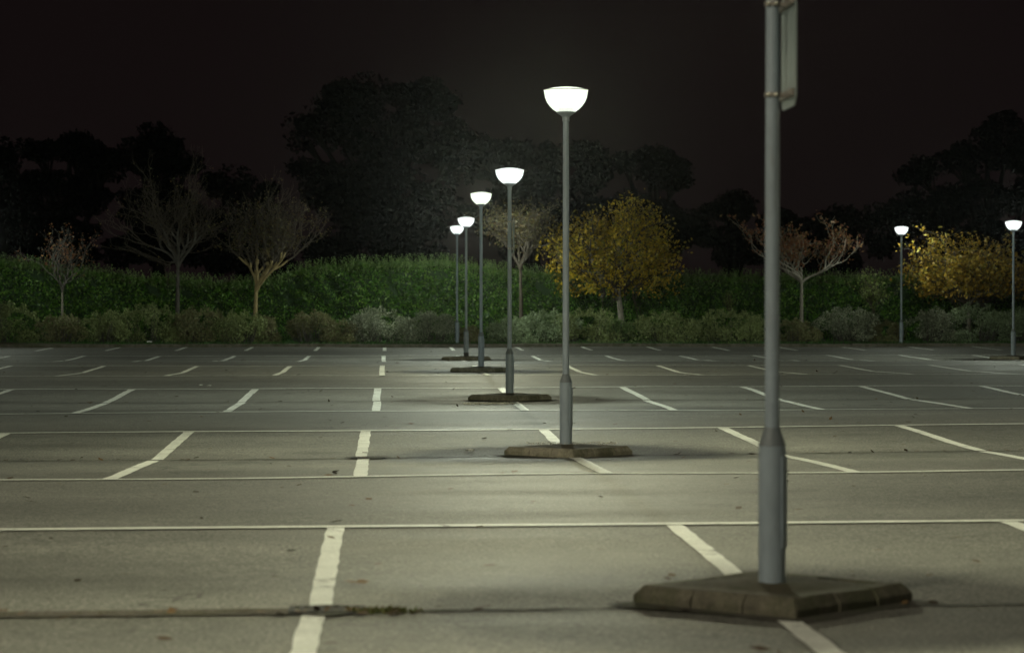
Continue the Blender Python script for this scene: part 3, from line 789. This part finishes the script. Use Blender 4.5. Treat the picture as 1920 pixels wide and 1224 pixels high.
tree('sapling', 'yellow green sapling standing against the hedge left of the right hand lamp', 'sapling', 1640, 600, 1606, 1676, 500, 590, 99.4, M['bark_pale'], M['lime'], 18,
     4, (6, 4, 3), (.45, .4, .4), .8, .9, 900, .09, .07, .03, 0, 0)
tree('sapling', 'tiny pale sapling against the hedge left of the nearest lamp post', 'sapling', 1371, 600, 1356, 1388, 545, 592, 99.4, M['bark_pale'], M['lime'], 19,
     3, (5, 4, 3), (.4, .4, .4), .8, .9, 260, .09, .05, .02, 0, 0)

# ------------------------------------------------------------------ dark trees beyond the hedge
def bigtree(label, lobes, Y, seed, n=9000, ls=.36, trunkx=None, name='dark_tree'):
    """lobes: (px, py, rx, ry) in photo pixels at depth Y"""
    rng = np.random.default_rng(seed); tx = px(trunkx if trunkx else lobes[0][0], Y)
    e = empty(name, (tx, Y, .05)); tag(e, label, 'tree', 'dark trees beyond the hedge')
    s = Y / FPX; Ls = [(px(a, Y) - tx, pz(b, Y), rx * s, ry * s) for a, b, rx, ry in lobes]
    area = np.array([l[2] * l[3] for l in Ls]); area = area / area.sum(); C = []; sg = []
    for (cx_, cz, rx, rz), w_ in zip(Ls, area):
        m = int(n * w_); kc = max(10, int(rx * rz * 5.0))
        d = rng.normal(size=(kc, 3)); d /= np.linalg.norm(d, axis=1)[:, None]
        rad = rng.uniform(.25, 1.0, kc)[:, None] ** .5
        ry_ = min(rx, 4.5)
        cc = d * rad * np.array([rx - .5, ry_, max(.3, rz - .45)]) * .98 + np.array([cx_, 0, cz])
        cr = rng.uniform(.35, .95, kc)
        i = rng.choice(kc, m); dd = rng.normal(size=(m, 3)); dd /= np.linalg.norm(dd, axis=1)[:, None]
        C.append(cc[i] + dd * (cr[i] * rng.uniform(.3, 1, m) ** .5)[:, None] * np.array([1.2, 1.2, .75]))
        top = np.array([cx_, 0, cz]); b0 = np.array([0, 0, max(1.5, cz * .45)])
        mid = (b0 + top) / 2 + np.array([0, 0, -.3]); sg += [(b0, mid, .22, .16), (mid, top, .16, .08)]
        for q in cc[:14]: sg.append((top * .5 + mid * .5, q, .06, .02))
    zt = max(l[1] for l in Ls)
    sg += [(np.array([0, 0, 0.]), np.array([.1, 0, zt * .45]), .42, .3), (np.array([.1, 0, zt * .45]), np.array([0, 0, zt * .95]), .3, .1)]
    C = np.concatenate(C); C[:, 2] = np.maximum(C[:, 2], .3)
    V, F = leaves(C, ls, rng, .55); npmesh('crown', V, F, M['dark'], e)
    V, F = tubes(sg); npmesh('trunk', V, F, M['bark_dark'], e)
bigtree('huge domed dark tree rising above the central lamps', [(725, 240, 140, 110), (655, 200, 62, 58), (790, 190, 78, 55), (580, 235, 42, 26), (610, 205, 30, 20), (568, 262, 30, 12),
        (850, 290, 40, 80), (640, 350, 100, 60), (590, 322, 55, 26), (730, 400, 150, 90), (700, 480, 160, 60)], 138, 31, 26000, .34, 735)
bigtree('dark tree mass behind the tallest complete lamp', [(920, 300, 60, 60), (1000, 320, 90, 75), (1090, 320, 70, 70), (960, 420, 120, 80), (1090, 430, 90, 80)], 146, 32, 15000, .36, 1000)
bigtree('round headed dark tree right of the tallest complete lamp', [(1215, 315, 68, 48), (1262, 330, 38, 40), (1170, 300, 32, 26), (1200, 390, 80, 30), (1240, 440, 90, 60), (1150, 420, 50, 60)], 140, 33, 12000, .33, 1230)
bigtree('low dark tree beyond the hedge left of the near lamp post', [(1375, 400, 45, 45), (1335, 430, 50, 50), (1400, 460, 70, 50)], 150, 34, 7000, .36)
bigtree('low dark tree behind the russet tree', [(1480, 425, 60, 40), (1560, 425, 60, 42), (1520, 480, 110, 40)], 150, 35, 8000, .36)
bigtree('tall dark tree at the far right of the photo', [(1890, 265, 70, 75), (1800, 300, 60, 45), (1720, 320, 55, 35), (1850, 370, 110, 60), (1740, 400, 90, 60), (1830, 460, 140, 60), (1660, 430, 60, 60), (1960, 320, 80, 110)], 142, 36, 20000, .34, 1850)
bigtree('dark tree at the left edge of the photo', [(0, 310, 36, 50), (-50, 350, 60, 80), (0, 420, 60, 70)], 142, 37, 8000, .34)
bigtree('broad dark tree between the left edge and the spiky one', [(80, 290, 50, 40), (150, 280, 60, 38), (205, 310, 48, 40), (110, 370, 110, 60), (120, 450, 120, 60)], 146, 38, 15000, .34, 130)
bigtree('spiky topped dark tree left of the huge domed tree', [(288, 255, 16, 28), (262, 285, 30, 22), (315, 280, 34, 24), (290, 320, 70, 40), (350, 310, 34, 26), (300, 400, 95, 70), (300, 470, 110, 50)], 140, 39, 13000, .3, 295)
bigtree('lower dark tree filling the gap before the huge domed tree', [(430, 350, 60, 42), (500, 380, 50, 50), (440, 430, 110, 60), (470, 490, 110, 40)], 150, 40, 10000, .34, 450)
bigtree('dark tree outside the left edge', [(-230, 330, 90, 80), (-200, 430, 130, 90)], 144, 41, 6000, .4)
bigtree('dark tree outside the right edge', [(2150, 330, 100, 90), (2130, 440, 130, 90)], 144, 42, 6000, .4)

# ------------------------------------------------------------------ litter and fallen leaves
rng = np.random.default_rng(8); n = 520
Yl = 10 + 84 * rng.random(n); Xl = Yl * rng.uniform(-.19, .28, n)
# more of them gathered in the drains
k = 260; row = rng.integers(0, 5, k); mids = np.array([13.65, 30.15, 46.55, 63.15, 79.4])
Yk = mids[row] + rng.normal(size=k) * .12; Xk = Yk * rng.uniform(-.19, .28, k)
Yl = np.concatenate([Yl, Yk]); Xl = np.concatenate([Xl, Xk]); n = len(Xl)
d = rng.normal(size=(n, 3)); d[:, 2] *= .12; d /= np.linalg.norm(d, axis=1)[:, None]
s = np.cross(d, np.array([0, 0, 1.0])) + rng.normal(size=(n, 3)) * .15
L = rng.uniform(.025, .06, n)[:, None]; C = np.stack([Xl, Yl, GZ(Xl, Yl) + .018], 1)
V = np.stack([C - d * L, C + s * L * .6, C + d * L, C - s * L * .6], 1).reshape(-1, 3)
o = npmesh('fallen_leaves', V, np.arange(4 * n).reshape(-1, 4), M['fallen']); tag(o, 'dead leaves scattered over the tarmac', 'leaves', kind='stuff')
# pale grit heap in front of the third island
n = 420; X = rng.uniform(px(868, 44.6), px(962, 44.6), n); Y = 44.7 + rng.normal(size=n) * .14
V, F = leaves(np.stack([X, Y, GZ(X, Y) + .02], 1), .035, rng, .8); o = npmesh('grit', V, F, M['grit']); tag(o, 'scatter of pale grit in front of the sign-bearing lamp island', 'grit', kind='stuff')
n = 300; X = px(1085, 30.2) + rng.uniform(-.6, .45, n); Y = 30.2 + rng.uniform(-.28, .28, n)
V, F = leaves(np.stack([X, Y, GZ(X, Y) + .15], 1), .016, rng, .8); o = npmesh('grit', V, F, M['grit']); tag(o, 'pale gravel chips lying on the second nearest island', 'gravel', kind='stuff')
for x, y, Yd, sz, lab in ((880, 851, 31.0, .085, 'crumpled white paper scrap left of the second nearest island'), (1008, 668, 84.0, .06, 'tiny white scrap near the far bays'),
                          (1493, 757, 44.3, .05, 'tiny white scrap right of the blurred lamp post'), (280, 641, 95.9, .13, 'pale scrap of litter lying under the clipped shrubs'),
                          (376, 722, 53.0, .06, 'tiny pale scrap on the aisle at left'), (392, 723, 52.8, .06, 'second tiny pale scrap beside the one on the left aisle')):
    X = px(x, Yd); bm = bmesh.new(); bmesh.ops.create_grid(bm, x_segments=5, y_segments=5, size=.5)
    r = random.Random(x)
    for v in bm.verts: v.co = Vector((v.co.x * sz * 1.3 + r.uniform(-.1, .1) * sz, v.co.y * sz, r.uniform(0, .35) * sz))
    bmesh.ops.solidify(bm, geom=bm.faces[:], thickness=.002)
    o = bmobj('paper_scrap', bm, M['paper']); o.location = (X, Yd, (gz(X, Yd) if Yd < 95.5 else .2) + .015); o.rotation_euler = (0, 0, r.uniform(0, 3))
    tag(o, lab, 'litter', 'scraps of litter')

# ------------------------------------------------------------------ thin added mist imitating lens glow round the lamps
bm = bmesh.new(); boxm(bm, -300, 300, -130, 300, -1.6, 30)
m = bpy.data.materials.new('haze'); m.use_nodes = True; nt = m.node_tree
for n_ in list(nt.nodes): nt.nodes.remove(n_)
out = N(nt, 'ShaderNodeOutputMaterial'); pv = N(nt, 'ShaderNodeVolumePrincipled')
pv.inputs['Color'].default_value = (.9, .95, .95, 1); pv.inputs['Density'].default_value = 0.00003; pv.inputs['Anisotropy'].default_value = .94
nt.links.new(pv.outputs[0], out.inputs['Volume'])
try: m.cycles.volume_sampling = 'EQUIANGULAR'; m.cycles.homogeneous_volume = True
except Exception: pass
o = bmobj('haze', bm, m); tag(o, 'thin added mist that imitates lens glow around the lamps', 'mist', kind='stuff')
